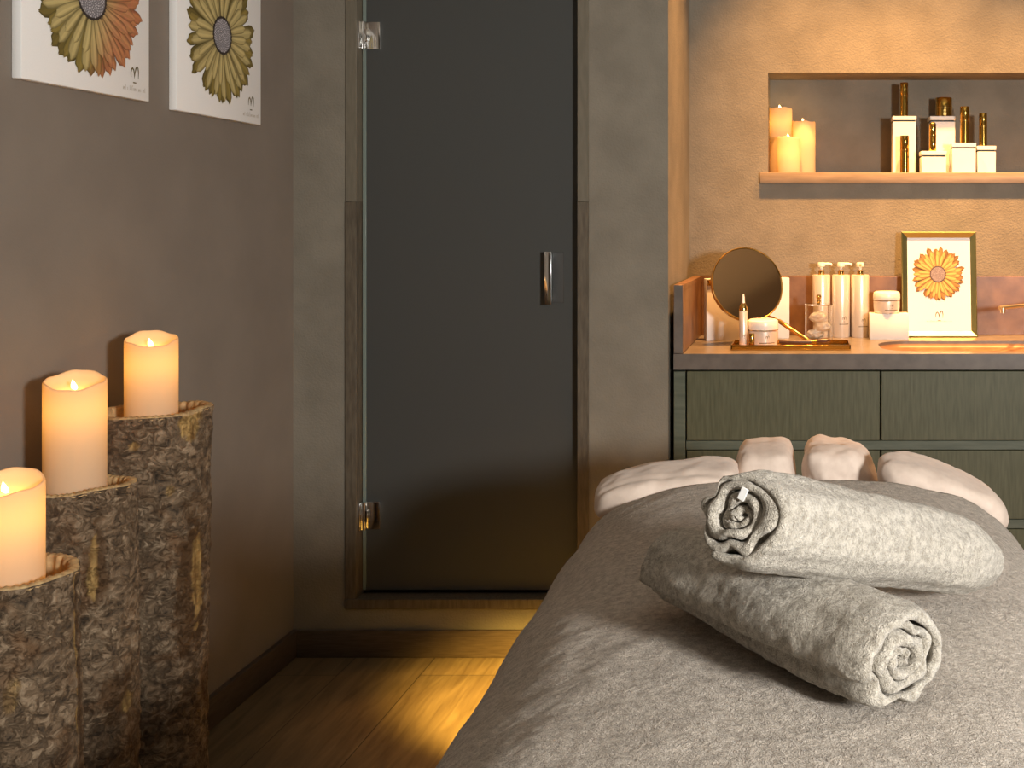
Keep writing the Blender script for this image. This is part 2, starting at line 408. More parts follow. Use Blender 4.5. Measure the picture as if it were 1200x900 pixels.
for u, l in ((to, bo), (ti, bi)):
    for i in range(len(u)):
        j = (i+1) % len(u); bm.faces.new((u[i], u[j], l[j], l[i]))
obj('slab', W_(bm), M['slab'], wt, sharp=30)
bm = B(); prev = None
for z, ins in ((ZS+.040, -.001), (ZS+.030, .004), (ZS+.024, .012), (ZS+.021, .03), (ZS+.019, .06)):
    ring = [bm.verts.new(p) for p in loop(z, ins)]
    if prev:
        for i in range(len(ring)):
            j = (i+1) % len(ring); bm.faces.new((prev[i], prev[j], ring[j], ring[i]))
    prev = ring
bm.faces.new(prev)
obj_raw('sink_basin', W_(bm), M['splash'], wt)
TB = 1.100
bm = B(); box(bm, CX0+.029, CX1, YN-.026, YN-.001, CT+.001, TB, .001, 1); tag(obj('backsplash', bm, M['splash']), 'long copper brown stone splashback along the alcove wall', 'splashback')
bm = B(); box(bm, CX0, CX0+.028, CY0-.004, YN-.001, CT+.001, TB, .001, 1)
for f in bm.faces:
    if f.calc_center_median().y < CY0-.0035: f.material_index = 1
tag(obj('side_splash', bm, [M['splash'], M['slab']]), 'short stone side splash at the left end of the worktop', 'splashback')

# wall tap
tp = thing('wall_tap', 'pale brass spout reaching over the sunken basin from the right', 'tap', (.80, 3.853, 1.02))
def T_(bm): return xform(bm, Matrix.Translation((-.80, -3.853, -1.02)))
tip = P(1171, 361, 3.58)
bm = B(); tube(bm, [tip, P(1200, 358, 3.66), (.80, 3.74, 1.018)], [.0065, .006, .008], 14); 
lathe(bm, [(0, -.012), (.008, -.012), (.008, .004), (0, .004)], 14, (tip.x+.012, tip.y+.003, tip.z-.004))
obj('spout', T_(bm), M['pbrass'], tp)
bm = B(); tube(bm, [(.80, 3.73, 1.018), (.80, 3.853, 1.018)], .010, 16); obj('arm', T_(bm), M['pbrass'], tp)
bm = B(); tube(bm, [(.80, 3.842, 1.018), (.80, 3.853, 1.018)], .03, 28); obj('wall_plate', T_(bm), M['pbrass'], tp)

# ---------------------------------------------------------------- flowers and marks (printed artwork)
def flower_bm(Rx, Ry, palette, tint=None):
    """gerbera seen from the front, flat printed shapes in thin layers; palette: (light, mid, dark)"""
    bm = B(); cl = bm.loops.layers.float_color.new('Col')
    rnd = random.Random(5)
    def petal(ang, ln, wd, r0, z, cols):
        nl, nw = 9, 4
        grid = []
        bend = rnd.uniform(-.12, .12)
        for i in range(nl+1):
            t = i/nl
            hw = wd*(.30+.70*math.sin(min(1, t*1.12)*PI*.5))*math.sqrt(max(0, 1-max(0, (t-.74)/.262)**2.2))
            hw = max(hw, wd*.10)
            row = []
            for j in range(nw+1):
                s = j/nw*2-1
                tip = (1 if (j in (1, 3)) else .965 if j == 2 else .95) if i == nl else 1
                rr = r0+(ln-r0)*t*tip
                a = ang+bend*t*t*.5
                x = rr*math.cos(a)-s*hw*math.sin(a); y = rr*math.sin(a)+s*hw*math.cos(a)
                row.append((bm.verts.new((x*Rx, y*Ry, z+.00004*(1-s*s))), s, t, x))
            grid.append(row)
        for i in range(nl):
            for j in range(nw):
                q = (grid[i][j], grid[i][j+1], grid[i+1][j+1], grid[i+1][j])
                f = bm.faces.new([v[0] for v in q])
                for lp, (v, s, t, x) in zip(f.loops, q):
                    k = .55+.45*smooth(.0, .45, t)
                    streak = 1-.62*(abs(s) > .8)-.16*(abs(abs(s)-.25) < .3 and j % 2)
                    c = [cols[0][n]*(1-abs(s)*.45)+cols[1][n]*abs(s)*.45 for n in range(3)]
                    if t < .22: c = [c[n]*.5+cols[2][n]*.5 for n in range(3)]
                    if t > .93: c = [c[n]*.72+cols[2][n]*.28 for n in range(3)]
                    if tint: 
                        m_ = .85*smooth(.02, .55, x*.9-.22*(y_of(v, Ry))) ; c = [c[n]*(1-m_)+tint[n]*m_*(.75+.5*rnd.random()*.4) for n in range(3)]
                    lp[cl] = (*[max(0, c[n]*k*streak) for n in range(3)], 1)
    def y_of(v, Ry): return v.co.y/Ry
    lt, md, dk = palette
    z = .0004; step = 2.2e-5
    for (num, ln, wd, r0, cc, jit) in ((24, 1.0, .092, .25, ([a*.62 for a in md], [a*.5 for a in md], dk), .07), (23, .95, .086, .2, (md, [a*.7 for a in md], dk), .09),
                                   (22, .90, .080, .16, (lt, md, dk), .06), (19, .74, .070, .14, ([min(1, a*1.08) for a in lt], md, dk), .05)):
        off = rnd.random()
        for k in range(num):
            petal(2*PI*(k+off)/num+rnd.uniform(-jit, jit), ln*rnd.uniform(.93, 1.03), wd*rnd.uniform(.85, 1.15), r0, z, cc); z += step
        z += .0001
    return bm, z
def centre_bm(Rx, Ry, z, c_out, c_mid, c_dot, rc=.29):
    bm = B(); cl = bm.loops.layers.float_color.new('Col')
    def disc(cx_, cy_, r, n, zz, col, jag=0):
        vs = [bm.verts.new(((cx_+r*(1+jag*(i % 2))*math.cos(2*PI*i/n))*Rx, (cy_+r*(1+jag*(i % 2))*math.sin(2*PI*i/n))*Ry, zz)) for i in range(n)]
        f = bm.faces.new(vs)
        for lp in f.loops: lp[cl] = (*col, 1)
    disc(0, 0, rc, 72, z, c_out, .06); disc(0, 0, rc*.9, 48, z+.00005, c_mid)
    g = PI*(3-math.sqrt(5))
    for k in range(170):
        r = rc*.88*math.sqrt((k+.5)/170); a = k*g
        sh = .6+.6*random.random()
        disc(r*math.cos(a), r*math.sin(a), rc*.045, 6, z+.0001, [c*sh for c in c_dot])
    return bm
def strip(bm, pts, wd, z=0):
    pts = [Vector((p[0], p[1], z)) for p in pts]
    pr = None
    for k, p in enumerate(pts):
        t = (pts[min(k+1, len(pts)-1)]-pts[max(k-1, 0)]).normalized(); n = Vector((-t.y, t.x, 0))
        ww = wd[k] if isinstance(wd, list) else wd
        cu = (bm.verts.new(p+n*ww/2), bm.verts.new(p-n*ww/2))
        if pr: bm.faces.new((pr[0], pr[1], cu[1], cu[0]))
        pr = cu
def logo_bm(s, z):
    """the little double-arched m with a short bar below"""
    bm = B()
    a = [(-.48, -.42), (-.50, -.05), (-.40, .25), (-.27, .33), (-.12, .18), (-.04, -.10), (-.02, -.48)]
    b = [(-.02, -.40), (.06, .00), (.18, .34), (.33, .50), (.47, .38), (.53, .05), (.50, -.50)]
    wa = [.05, .10, .15, .15, .13, .11, .04]
    for pts in (a, b): strip(bm, [(x*s, y*s) for x, y in pts], [q*s for q in wa], z)
    strip(bm, [(-.22*s, -.86*s), (.22*s, -.86*s)], .10*s, z)
    return bm
def words_bm(wd, ht, z):
    """faint line of lettering, too fine to read"""
    bm = B(); rnd = random.Random(3); x = -wd/2
    while x < wd/2:
        h = ht*rnd.choice((.6, .6, .6, 1)); strip(bm, [(x, 0), (x, h)], ht*.13, z)
        if rnd.random() < .6:
            strip(bm, [(x, h*rnd.choice((.1, .95))), (x+ht*.36, h*rnd.choice((.1, .95)))], ht*.12, z); strip(bm, [(x+ht*.38, 0), (x+ht*.38, ht*.6)], ht*.13, z)
        x += ht*.72
    return bm
OLIVE = ((.56, .46, .20), (.30, .225, .055), (.05, .032, .008))

def wall_canvas(y0, y1, z0, z1, label, cu, cvv, rx, ry, tint, lu):
    wd, ht, th = y1-y0, z1-z0, .020
    Mx = Matrix(((0, 0, 1, XL), (1, 0, 0, (y0+y1)/2), (0, 1, 0, z0), (0, 0, 0, 1)))
    t = thing('flower_canvas', label, 'picture', group='flower canvases on the left wall'); t.matrix_world = Mx
    bm = B(); box(bm, -wd/2, wd/2, 0, ht, .0005, th, .0025); t = obj('canvas', bm, M['canvas'], t)
    bm, z = flower_bm(rx, ry, OLIVE, tint); xform(bm, Matrix.Translation((cu, cvv, th)))
    obj_raw('printed_petals', bm, M['petal'], t, flat=True)
    bm = centre_bm(rx, ry, z+th, (.04, .03, .025), (.17, .16, .175), (.50, .48, .50), .26); xform(bm, Matrix.Translation((cu, cvv, 0)))
    obj_raw('printed_flower_centre', bm, M['petal'], t, flat=True)
    bm = logo_bm(.027, th+.0006); xform(bm, Matrix.Translation((lu, .060, 0))); obj_raw('printed_mark', bm, M['ink'], t, flat=True)
    bm = words_bm(.082, .011, th+.0006); xform(bm, Matrix.Translation((lu, .018, 0))); obj_raw('printed_lettering', bm, M['faint'], t, flat=True)
    return t
wall_canvas(2.125, 2.538, 1.560, 1.985, 'white canvas with a half coral gerbera, nearer one on the left wall', .000, .195, .178, .172, (.64, .24, .11), .150)
wall_canvas(2.648, 3.056, 1.553, 1.985, 'white canvas with an all olive yellow gerbera, next to the door corner', -.002, .212, .172, .184, None, .148)

# ---------------------------------------------------------------- candles and logs
def candle(loc, r, h, label, group, power, front=R(-60), dip=.024, seed=0, glow=.034, fup=0):
    t = thing('pillar_candle', label, 'candle', loc, (0, 0, 0), group)
    n = 56
    bm = B(); rings = []
    def edge(a): return h-dip*(.5+.5*math.cos(a-front))+.0018*math.sin(3*a+seed)+.001*math.sin(7*a+2*seed)
    def ring(rad, fz): return [bm.verts.new((rad*math.cos(2*PI*i/n), rad*math.sin(2*PI*i/n), fz(2*PI*i/n))) for i in range(n)]
    rings.append(ring(r*.985, lambda a: 0)); rings.append(ring(r, lambda a: .003))
    for k in range(1, 9): rings.append(ring(r, lambda a, k=k: .003+(edge(a)-.008)*k/8))
    for rad, dz in ((.99, .0035), (.955, .0055), (.91, .004), (.86, -.002), (.74, -.008), (.5, -.010), (.25, -.011)):
        rings.append(ring(r*rad, lambda a, dz=dz, rad=rad: (edge(a)-.005+dz) if rad > .8 else h-dip*.72-.003+dz+(edge(a)-h+dip*.72)*max(0, rad-.35)*1.6))
    for a_, b_ in zip(rings, rings[1:]):
        for i in range(n): bm.faces.new((a_[i], a_[(i+1) % n], b_[(i+1) % n], b_[i]))
    bm.faces.new(rings[-1]); bm.faces.new(list(reversed(rings[0])))
    obj('wax_body', bm, M['wax'], t, sharp=80)
    zc = h-dip*.72-.0142+fup
    bm = B(); lathe(bm, [(.0, 0), (.0035, .002), (.0048, .006), (.0040, .012), (.0022, .018), (.0, .024)], 14, (0, 0, zc+.001))
    for v in bm.verts: v.co.z = zc+(v.co.z-zc)*.8; v.co.x *= 1.3; v.co.x -= .25*(v.co.z-zc); v.co.y *= .7
    obj('flame', bm, M['flame'], t)
    l = lamp('candle_light', 'POINT', (0, 0, zc-glow), power*.17, (1, .58, .20), shadow_soft_size=.010); l.parent = t
    l = lamp('flame_light', 'POINT', (0, -.004, zc+.032), power*.09, (1, .56, .2), shadow_soft_size=.006); l.parent = t
    return t

def log(cxy, r0, r1, h, label, seed, marks, rim=.015, cup=.035):
    """hollowed log with bark: r0 at the bottom, r1 at the top"""
    t = thing('bark_log', label, 'log', (cxy[0], cxy[1], 0), group='log candle stands')
    n, m = 200, int(h/.0045)
    bm = B(); cl = bm.loops.layers.float_color.new('Col'); vd = {}
    rings = []
    for k in range(m+1):
        z = h*k/m; ring = []
        for i in range(n):
            a = 2*PI*i/n
            p = Vector((math.cos(a)*.1, math.sin(a)*.1, z*.75))+Vector((seed*3.1, seed*1.7, 0))
            r = r0+(r1-r0)*k/m
            lf = mn.noise(Vector((math.cos(a)*1.1, math.sin(a)*1.1, z*1.6+seed*5)))*.010
            d = fbm(p, 17, 5)*.0038 + abs(fbm(p, 44, 3))*.0050-.002
            ex = dk = 0
            for (am, zm, da, dz, amt, kind) in marks:
                dx = ((a-am+PI) % (2*PI)-PI)/da; dzz = (z-zm)/dz
                q = math.sqrt(dx*dx+dzz*dzz)+fbm(p, 34, 3)*.5+fbm(p, 90, 3)*.35
                s = smooth(1, .7, q)*amt
                if kind == 0: ex = max(ex, s)
                else: dk = max(dk, s)
            d = d*(1-.7*ex)-.003*max(ex, dk)
            tilt = .010*math.cos(a-4.6)*smooth(h-.2, h, z)
            rr = r+lf+d
            zz = z + (.0025*math.sin(2*a+seed)+.0012*math.sin(5*a+seed*2))*smooth(h-.1, h, z)
            v = bm.verts.new((rr*math.cos(a), rr*math.sin(a), zz)); vd[v] = (ex, dk); ring.append(v)
        rings.append(ring)
    top = rings[-1]
    def inner(rad, z=None, mul=None):
        out = []
        for i, v in enumerate(top):
            q = Vector((v.co.x, v.co.y)); rr = q.length-rad if mul is None else q.length*mul
            qn = q.normalized()*rr
            out.append(bm.verts.new((qn.x, qn.y, v.co.z if z is None else z)))
        return out
    obj_faces = []
    for a_, b_ in zip(rings, rings[1:]):
        for i in range(n): obj_faces.append(bm.faces.new((a_[i], a_[(i+1) % n], b_[(i+1) % n], b_[i])))
    bm.faces.new(list(reversed(rings[0])))
    for f in bm.faces:
        for lp in f.loops: e_, d_ = vd[lp.vert]; lp[cl] = (e_, d_, 0, 1)
    obj('bark', bm, M['bark'], t, sharp=80)
    # cut wood: rim and the cup for the candle
    bm = B()
    tops = [(v.x, v.y, v.z) for v in [Vector(c) for c in TOPS(cxy, n, h, r1, seed, marks)]]
    rr_ = []
    for rad, dz in ((.0, -.004), (.001, .0015), (.004, .003), (rim*.7, .0035), (rim, .0015), (rim+.002, -.006), (rim+.003, -cup)):
        ring = []
        for i, (x, y, z) in enumerate(tops):
            q = Vector((x, y)); qn = q.normalized()*(q.length-rad-.0015*math.sin(i*.9+seed)*(rad > .003))
            ring.append(bm.verts.new((qn.x, qn.y, (z+dz+.0012*math.sin(i*1.7)) if dz > -.02 else h-cup)))
        rr_.append(ring)
    for a_, b_ in zip(rr_, rr_[1:]):
        for i in range(n): bm.faces.new((a_[i], a_[(i+1) % n], b_[(i+1) % n], b_[i]))
    bm.faces.new(rr_[-1])
    obj('cut_rim', bm, M['cutwood'], t, sharp=50)
    return t
def TOPS(cxy, n, h, r1, seed, marks):
    out = []
    for i in range(n):
        a = 2*PI*i/n; z = h
        p = Vector((math.cos(a)*.1, math.sin(a)*.1, z*.75))+Vector((seed*3.1, seed*1.7, 0))
        lf = mn.noise(Vector((math.cos(a)*1.1, math.sin(a)*1.1, z*1.6+seed*5)))*.010
        d = fbm(p, 17, 5)*.0038 + abs(fbm(p, 44, 3))*.0042-.002
        rr = r1+lf+min(d, .002)
        out.append((rr*math.cos(a), rr*math.sin(a), z+.0025*math.sin(2*a+seed)+.0012*math.sin(5*a+seed*2)))
    return out
def ang(L, px, r):   # surface angle on a log seen at image column px
    Y = L[1]; x = (px-VX)*Y/F-L[0]; s = max(-.97, min(.97, x/r))
    view = math.atan2(-L[1], -L[0])      # towards the camera
    return view+math.asin(s)
L3 = (-1.385, 2.355); h3 = H-(480-VY)*L3[1]/F
L2 = (-1.385, 2.110); h2 = H-(569-VY)*L2[1]/F
L1 = (-1.305, 1.800); h1 = H-(673-VY)*L1[1]/F
def zz(py, L, r): return H-(py-VY)*(L[1]-r*.8)/F
log(L3, .104, .109, h3, 'tallest bark covered log stand, nearest the door', 1.0, [
    (ang(L3, 216, .108), h3-.025, .30, .034, 1, 0), (ang(L3, 226, .107), zz(690, L3, .107), .16, .10, .9, 0), (ang(L3, 221, .107), zz(705, L3, .107), .42, .155, .9, 1),
    (ang(L3, 162, .107), zz(522, L3, .107), .10, .012, .8, 0), (ang(L3, 196, .107), zz(577, L3, .107), .09, .012, .6, 0), (ang(L3, 222, .107), zz(600, L3, .107), .3, .03, .5, 1)])
log(L2, .098, .093, h2, 'middle bark covered log stand, medium height', 2.3, [
    (ang(L2, 108, .095), zz(668, L2, .095), .09, .06, .75, 0), (ang(L2, 112, .095), zz(672, L2, .095), .22, .08, .8, 1),
    (ang(L2, 135, .095), zz(830, L2, .095), .4, .05, .8, 1), (ang(L2, 140, .095), zz(840, L2, .095), .2, .02, .6, 0)])
log(L1, .110, .107, h1, 'shortest bark covered log stand, at the left photo edge', 4.1, [
    (ang(L1, 75, .107), h1-.15, .035, .22, .85, 0), (ang(L1, 78, .107), h1-.2, .14, .30, .75, 1), (ang(L1, 12, .107), zz(820, L1, .107), .12, .03, .5, 0)])
g = 'lit pillar candles in the logs'
def on_log(L, h, px, r, top_py, label, pw, **k):
    X = (px-VX)*L[1]/F
    zt = H-(top_py-VY)*L[1]/F; zb = h-.0345
    candle((X, L[1], zb), r, zt-zb, label, g, pw, **k)
on_log(L3, h3, 177.5, 27.7*2.355/F, 390, 'lit ivory pillar candle in the tallest log', 1.1, seed=1)
on_log(L2, h2, 88, 32.0*2.11/F, 438, 'lit ivory pillar candle in the middle log', 1.1, seed=2)
on_log(L1, h1, 7, 38.5*1.8/F, 556, 'lit ivory pillar candle in the shortest log', 1.3, seed=3)

# ---------------------------------------------------------------- niche shelf and what stands on it
SH = 1.461
bm = B(); box(bm, -.168, NX1+.05, 3.862, YN+.0, SH-.038, SH, .002); box(bm, NX0+.001, NX1-.001, YN-.002, 4.079, SH-.036, SH-.0002)
tag(obj('wall_shelf', bm, M['shelfw']), 'wooden shelf board along the bottom of the wall niche', 'shelf')
g = 'candles in the wall niche'
def nc(px, top, Y, r, label, pw, seed):
    p = P(px, top, Y); candle((p.x, Y, SH), r, p.z-SH, label, g, pw, dip=.004, seed=seed, glow=.046, fup=.007)
nc(914.8, 126, 4.02, .0415, 'tallest lit candle in the niche, by its left end', .85, 5)
nc(942, 142, 4.00, .0415, 'medium lit candle in the niche, right of the tallest', .75, 6)
nc(924.5, 160, 3.915, .0410, 'short lit candle in front of the other two niche candles', .7, 7)

def gift_box(x0, x1, top, Y, label, depth=None):
    a, b = P(x0, top, Y), P(x1, top, Y); wd = b.x-a.x; ht = a.z-SH; dp = depth or wd
    t = thing('product_box', label, 'box', ((a.x+b.x)/2, Y+dp/2, SH), group='white product boxes in the niche')
    bm = B(); box(bm, -wd/2+.0015, wd/2-.0015, -dp/2+.0015, dp/2-.0015, .0, ht-.020, .001, 1); obj('box_body', bm, M['white'], t)
    bm = B(); box(bm, -wd/2+.005, wd/2-.005, -dp/2+.005, dp/2-.005, ht-.020, ht-.014); obj('shadow_gap', bm, M['black'], t)
    bm = B(); box(bm, -wd/2, wd/2, -dp/2, dp/2, ht-.014, ht, .001, 1); obj('lid', bm, M['white'], t)
    return (a.x+b.x)/2, Y+dp/2, SH+ht
def vial(px, w_px, top, xyz, label, ring_at=.62, fat=False, dome=False):
    x, y, z = xyz; r = w_px/2*y/F; X = (px-VX)*y/F; h = H-(top-VY)*y/F-z
    t = thing('gold_jar' if fat else 'gold_vial', label, 'jar' if fat else 'vial', (X, y, z), group=None if fat else 'gold vials in the niche')
    zr = h*ring_at
    bm = B(); lathe(bm, [(0, 0), (r*.94, 0), (r, .001), (r, zr-.0015), (r*.9, zr), (0, zr)], 28); obj('bottle_body', bm, M['dgold'], t)
    bm = B()
    if dome: prof = [(0, zr), (r*.9, zr), (r, zr+.002), (r, h-r*.8), (r*.85, h-r*.3), (r*.5, h-r*.06), (0, h)]
    else: prof = [(0, zr), (r*.9, zr), (r, zr+.002), (r, h-.002), (r*.95, h), (0, h)]
    lathe(bm, prof, 28); obj('cap', bm, M['dgold'], t)
    bm = B(); lathe(bm, [(r*.9, zr-.004), (r*1.06, zr-.003), (r*1.06, zr+.001), (r*.9, zr+.002)], 28); obj('ring', bm, M['gold'], t)
    if fat:
        bm = B(); tube(bm, [(0, -r*1.0, zr*.28), (0, -r*1.0-.002, zr*.28)], .006, 12); tube(bm, [(0, -r, zr*.62), (0, -r-.002, zr*.62)], .005, 12); obj('emblem', bm, M['gold'], t)
p1 = gift_box(1046, 1074, 136, 3.945, 'tall white box nearest the niche candles')
vial(1059.5, 9.5, 97, p1, 'slim gold vial on top of the leftmost tall white box')
vial(1060, 10.5, 159, (0, 3.90, SH), 'gold vial standing on the shelf before the leftmost tall box')
p2 = gift_box(1090, 1120, 136, 3.965, 'tall white box behind the low one, carrying a wide gold jar')
vial(1106, 19.5, 114.7, p2, 'short wide gold jar on the rear tall white box', .5, True)
p3 = gift_box(1079.5, 1109.5, 177, 3.875, 'lowest flat white box at the front of the shelf', .075)
vial(1093, 8.2, 143, (p3[0], 3.892, p3[2]), 'thinnest gold vial with domed cap, on the lowest box', .55, dome=True)
p4 = gift_box(1115.5, 1144, 167.5, 3.875, 'cube shaped white box between the lowest box and the last box', .078)
vial(1130.5, 11, 125, p4, 'tallest gold vial of the pair at right, on the cube box')
p5 = gift_box(1145, 1167.5, 171, 3.905, 'rightmost small white box on the niche shelf', .08)
vial(1152, 9.6, 133, p5, 'gold vial on the rightmost white box')

# ---------------------------------------------------------------- things on the worktop
# white presentation box behind the mirror
A = Vector((-.335, 3.66, CT)); yaw = R(17)
bm = B(); box(bm, 0, .285, 0, .045, 0, .205, .002)
pb = thing('presentation_box', 'large white upright box behind the round mirror', 'box', A, (0, 0, yaw)); obj('box_body', bm, M['white'], pb)
bm = B(); box(bm, .002, .020, -.004, .012, .182, .203, .002); obj('gold_clasp', bm, M['gold'], pb)

# tray
TX0, TX1, TY0, TY1 = -.236, .130, 3.385, 3.545
tr = thing('gold_tray', 'shallow rectangular gold tray at the left front of the worktop', 'tray', ((TX0+TX1)/2, (TY0+TY1)/2, CT))
wx, wy = (TX1-TX0)/2, (TY1-TY0)/2
bm = B(); box(bm, -wx, wx, -wy, wy, 0, .005, .001, 1); obj('tray_base', bm, M['gold'], tr)
bm = B()
for (a, b, c, d) in ((-wx, wx, -wy, -wy+.004), (-wx, wx, wy-.004, wy), (-wx, -wx+.004, -wy, wy), (wx-.004, wx, -wy, wy)): box(bm, a, b, c, d, .005, .017, .0006, 1)
obj('tray_rim', bm, M['dgold'], tr)
ZT = CT+.0052

# round mirror with a handle
mc = P(876, 333, 3.575); nrm = Vector((.40, -.87, .28)).normalized(); rad = .1225
mr = thing('round_mirror', 'round gold rimmed hand mirror tilted before the white box', 'mirror', mc)
q = nrm.to_track_quat('Z', 'Y').to_matrix().to_4x4()
bm = B(); lathe(bm, [(0, .0005), (rad*.965, .0005), (rad*.965, -.002), (0, -.002)], 72); obj('mirror_glass', xform(bm, q), M['mirror'], mr)
bm = B(); lathe(bm, [(rad*.962, -.004), (rad*.962, .002), (rad*.985, .0035), (rad, .002), (rad*1.003, -.010), (rad*.98, -.016), (0, -.016)], 72); obj('rim', xform(bm, q), M['gold'], mr)
a = P(908, 373, 3.545); b = P(948.5, 400, 3.49); 
bm = B(); tube(bm, [a-mc, a.lerp(b, .08)-mc, a.lerp(b, .12)-mc, a.lerp(b, .97)-mc, b-mc], [.003, .004, .0072, .0065, .004], 16); obj('handle', bm, M['gold'], mr)
e1 = a-mc; e0 = q.to_3x3() @ Vector((0, 0, -.010)); 
dd = (e1-nrm*(e1.dot(nrm))).normalized()
bm = B(); tube(bm, [dd*rad*.97-nrm*.008, e1], .0035, 10); obj('joint', bm, M['gold'], mr)

def marks(t, r, z, s, z_line=None, ang0=-PI/2+.35):
    """small m mark wrapped on a round body of radius r"""
    bm = logo_bm(s, 0)
    for v in bm.verts:
        th = ang0+v.co.x/r; v.co = ((r+.0004)*math.cos(th), (r+.0004)*math.sin(th), z+v.co.y)
    obj_raw('printed_mark', bm, M['ink'], t, flat=True)
    if z_line:
        bm = B(); pts = [ang0+(-.5+k/10)*1.1 for k in range(11)]
        pr = None
        for th in pts:
            cu = [bm.verts.new(((r+.0004)*math.cos(th), (r+.0004)*math.sin(th), z_line+dz)) for dz in (-.0012, .0012)]
            if pr: bm.faces.new((pr[0], pr[1], cu[1], cu[0]))
            pr = cu
        obj_raw('printed_lettering', bm, M['ink'], t, flat=True)
# serum applicator
p = P(871, 400, 3.43)
sr = thing('serum_applicator', 'slim pointed gold and white serum applicator upright on the tray', 'applicator', (p.x, 3.43, ZT))
hh = H-(344.5-VY)*3.43/F-ZT; r = .0125
bm = B(); lathe(bm, [(0, 0), (r*.95, 0), (r, .002), (r, hh*.69), (r*.9, hh*.70), (0, hh*.70)], 28); brl = obj('barrel', bm, M['pearl'], sr)
bm = B(); lathe(bm, [(0, hh*.69), (r*1.05, hh*.69), (r*1.05, hh*.74), (r*.85, hh*.78), (r*.5, hh*.83), (0, hh*.83)], 28); obj('collar', bm, M['gold'], sr)
bm = B(); lathe(bm, [(0, hh*.82), (r*.42, hh*.82), (r*.32, hh*.95), (r*.16, hh), (0, hh)], 20); obj('nozzle', bm, M['cream'], sr)
marks(brl, r, hh*.22, .008)
# cream jars
def jar(px, Y, r, z0, top, label):
    X = (px-VX)*Y/F; h = H-(top-VY)*Y/F-z0
    t = thing('cream_jar', label, 'jar', (X, Y, z0), group='cream jars')
    s = h*.60
    bm = B(); lathe(bm, [(0, 0), (r*.82, 0), (r*.92, .004), (r*.97, s*.5), (r*.97, s-.003), (r*.9, s), (0, s)], 44); jb = obj('jar_body', bm, M['pearl'], t)
    bm = B(); lathe(bm, [(r*.9, s-.001), (r*.985, s), (r*.985, s+.002), (r*.9, s+.003)], 44); obj('gold_band', bm, M['gold'], t)
    bm = B(); lathe(bm, [(0, s+.002), (r*.98, s+.002), (r, s+.006), (r, h-.012), (r*.96, h-.005), (r*.82, h-.001), (0, h)], 44); obj('lid', bm, M['cream'], t)
    marks(jb, r*.97, s*.62, .010, s*.28)
jar(894, 3.455, .0485, ZT, 373.5, 'large white cream jar standing on the gold tray')
p = P(881, 400, 3.402)
bm = B(); lathe(bm, [(0, 0), (.0085, 0), (.009, .001), (.009, .044), (.008, .046), (0, .046)], 24)
tag(obj('gold_vial', bm, M['dgold'], None, (p.x, 3.402, ZT)), 'small gold cylinder between the applicator and the jar on the tray', 'vial')
# brush on the tray
br = thing('cosmetic_brush', 'dark brown cosmetic brush lying along the gold tray', 'brush', P(944, 402, 3.44))
br.location.z = ZT+.0135
bm = B(); tube(bm, [(-.082, 0, .001), (-.070, 0, .001), (-.02, .002, .001), (.02, .004, .001)], [.004, .0075, .008, .006], 14); obj('brush_handle', bm, M['brush'], br)
bm = B(); tube(bm, [(.018, .004, .001), (.034, .005, .002)], [.0065, .0075], 14); obj('ferrule', bm, M['dgold'], br)
bm = B(); tube(bm, [(.032, .005, .002), (.050, .006, .004), (.066, .007, .006), (.074, .008, .007)], [.007, .012, .012, .006], 16)
for v in bm.verts: v.co.z *= .8; v.co.x += .003*math.sin(v.co.z*900)
obj('bristles', bm, M['brush'], br)
# canister with cotton
p = P(959.5, 400, 3.625); r = 16.3*3.625/F
cn = thing('cotton_canister', 'clear canister with gold ball knob behind the tray', 'canister', (p.x, 3.625, CT))
hc = H-(357.5-VY)*3.625/F-CT
bm = B(); lathe(bm, [(0, 0), (r, 0), (r, hc), (r-.0025, hc), (r-.0025, .006), (0, .006)], 40); obj('canister_body', bm, M['clear'], cn)
bm = B(); lathe(bm, [(0, hc+.0005), (r*1.02, hc+.0005), (r*1.02, hc+.0045), (0, hc+.0045)], 40); obj('lid', bm, M['clear'], cn)
bm = B(); lathe(bm, [(0, hc+.0045), (.006, hc+.0045), (.0045, hc+.008), (.0075, hc+.012), (.0065, hc+.017), (.0045, hc+.019), (.0085, hc+.024), (.009, hc+.029), (.006, hc+.034), (0, hc+.035)], 24); obj('knob', bm, M['gold'], cn)
for k, (dx, dy, z, s) in enumerate(((-.010, .004, .027, 1), (.012, -.004, .052, .95), (-.001, .0, .082, 1))):
    bm = B(); bmesh.ops.create_icosphere(bm, subdivisions=4, radius=1)
    for v in bm.verts:
        n_ = v.co.copy(); d = 1+.16*fbm(n_+Vector((k*5, 0, 0)), 1.8, 4)
        v.co = Vector((n_.x*.029*s*d, n_.y*.029*s*d, n_.z*.018*d))
    tag(obj('cotton_puff', bm, M['cotton'], None, (p.x+dx, 3.625+dy, CT+z), sharp=180), ('white cotton puff at the bottom of the clear canister', 'white cotton puff in the middle of the clear canister', 'rounded bright cotton puff topmost in the clear canister')[k], 'cotton', 'cotton in the canister')
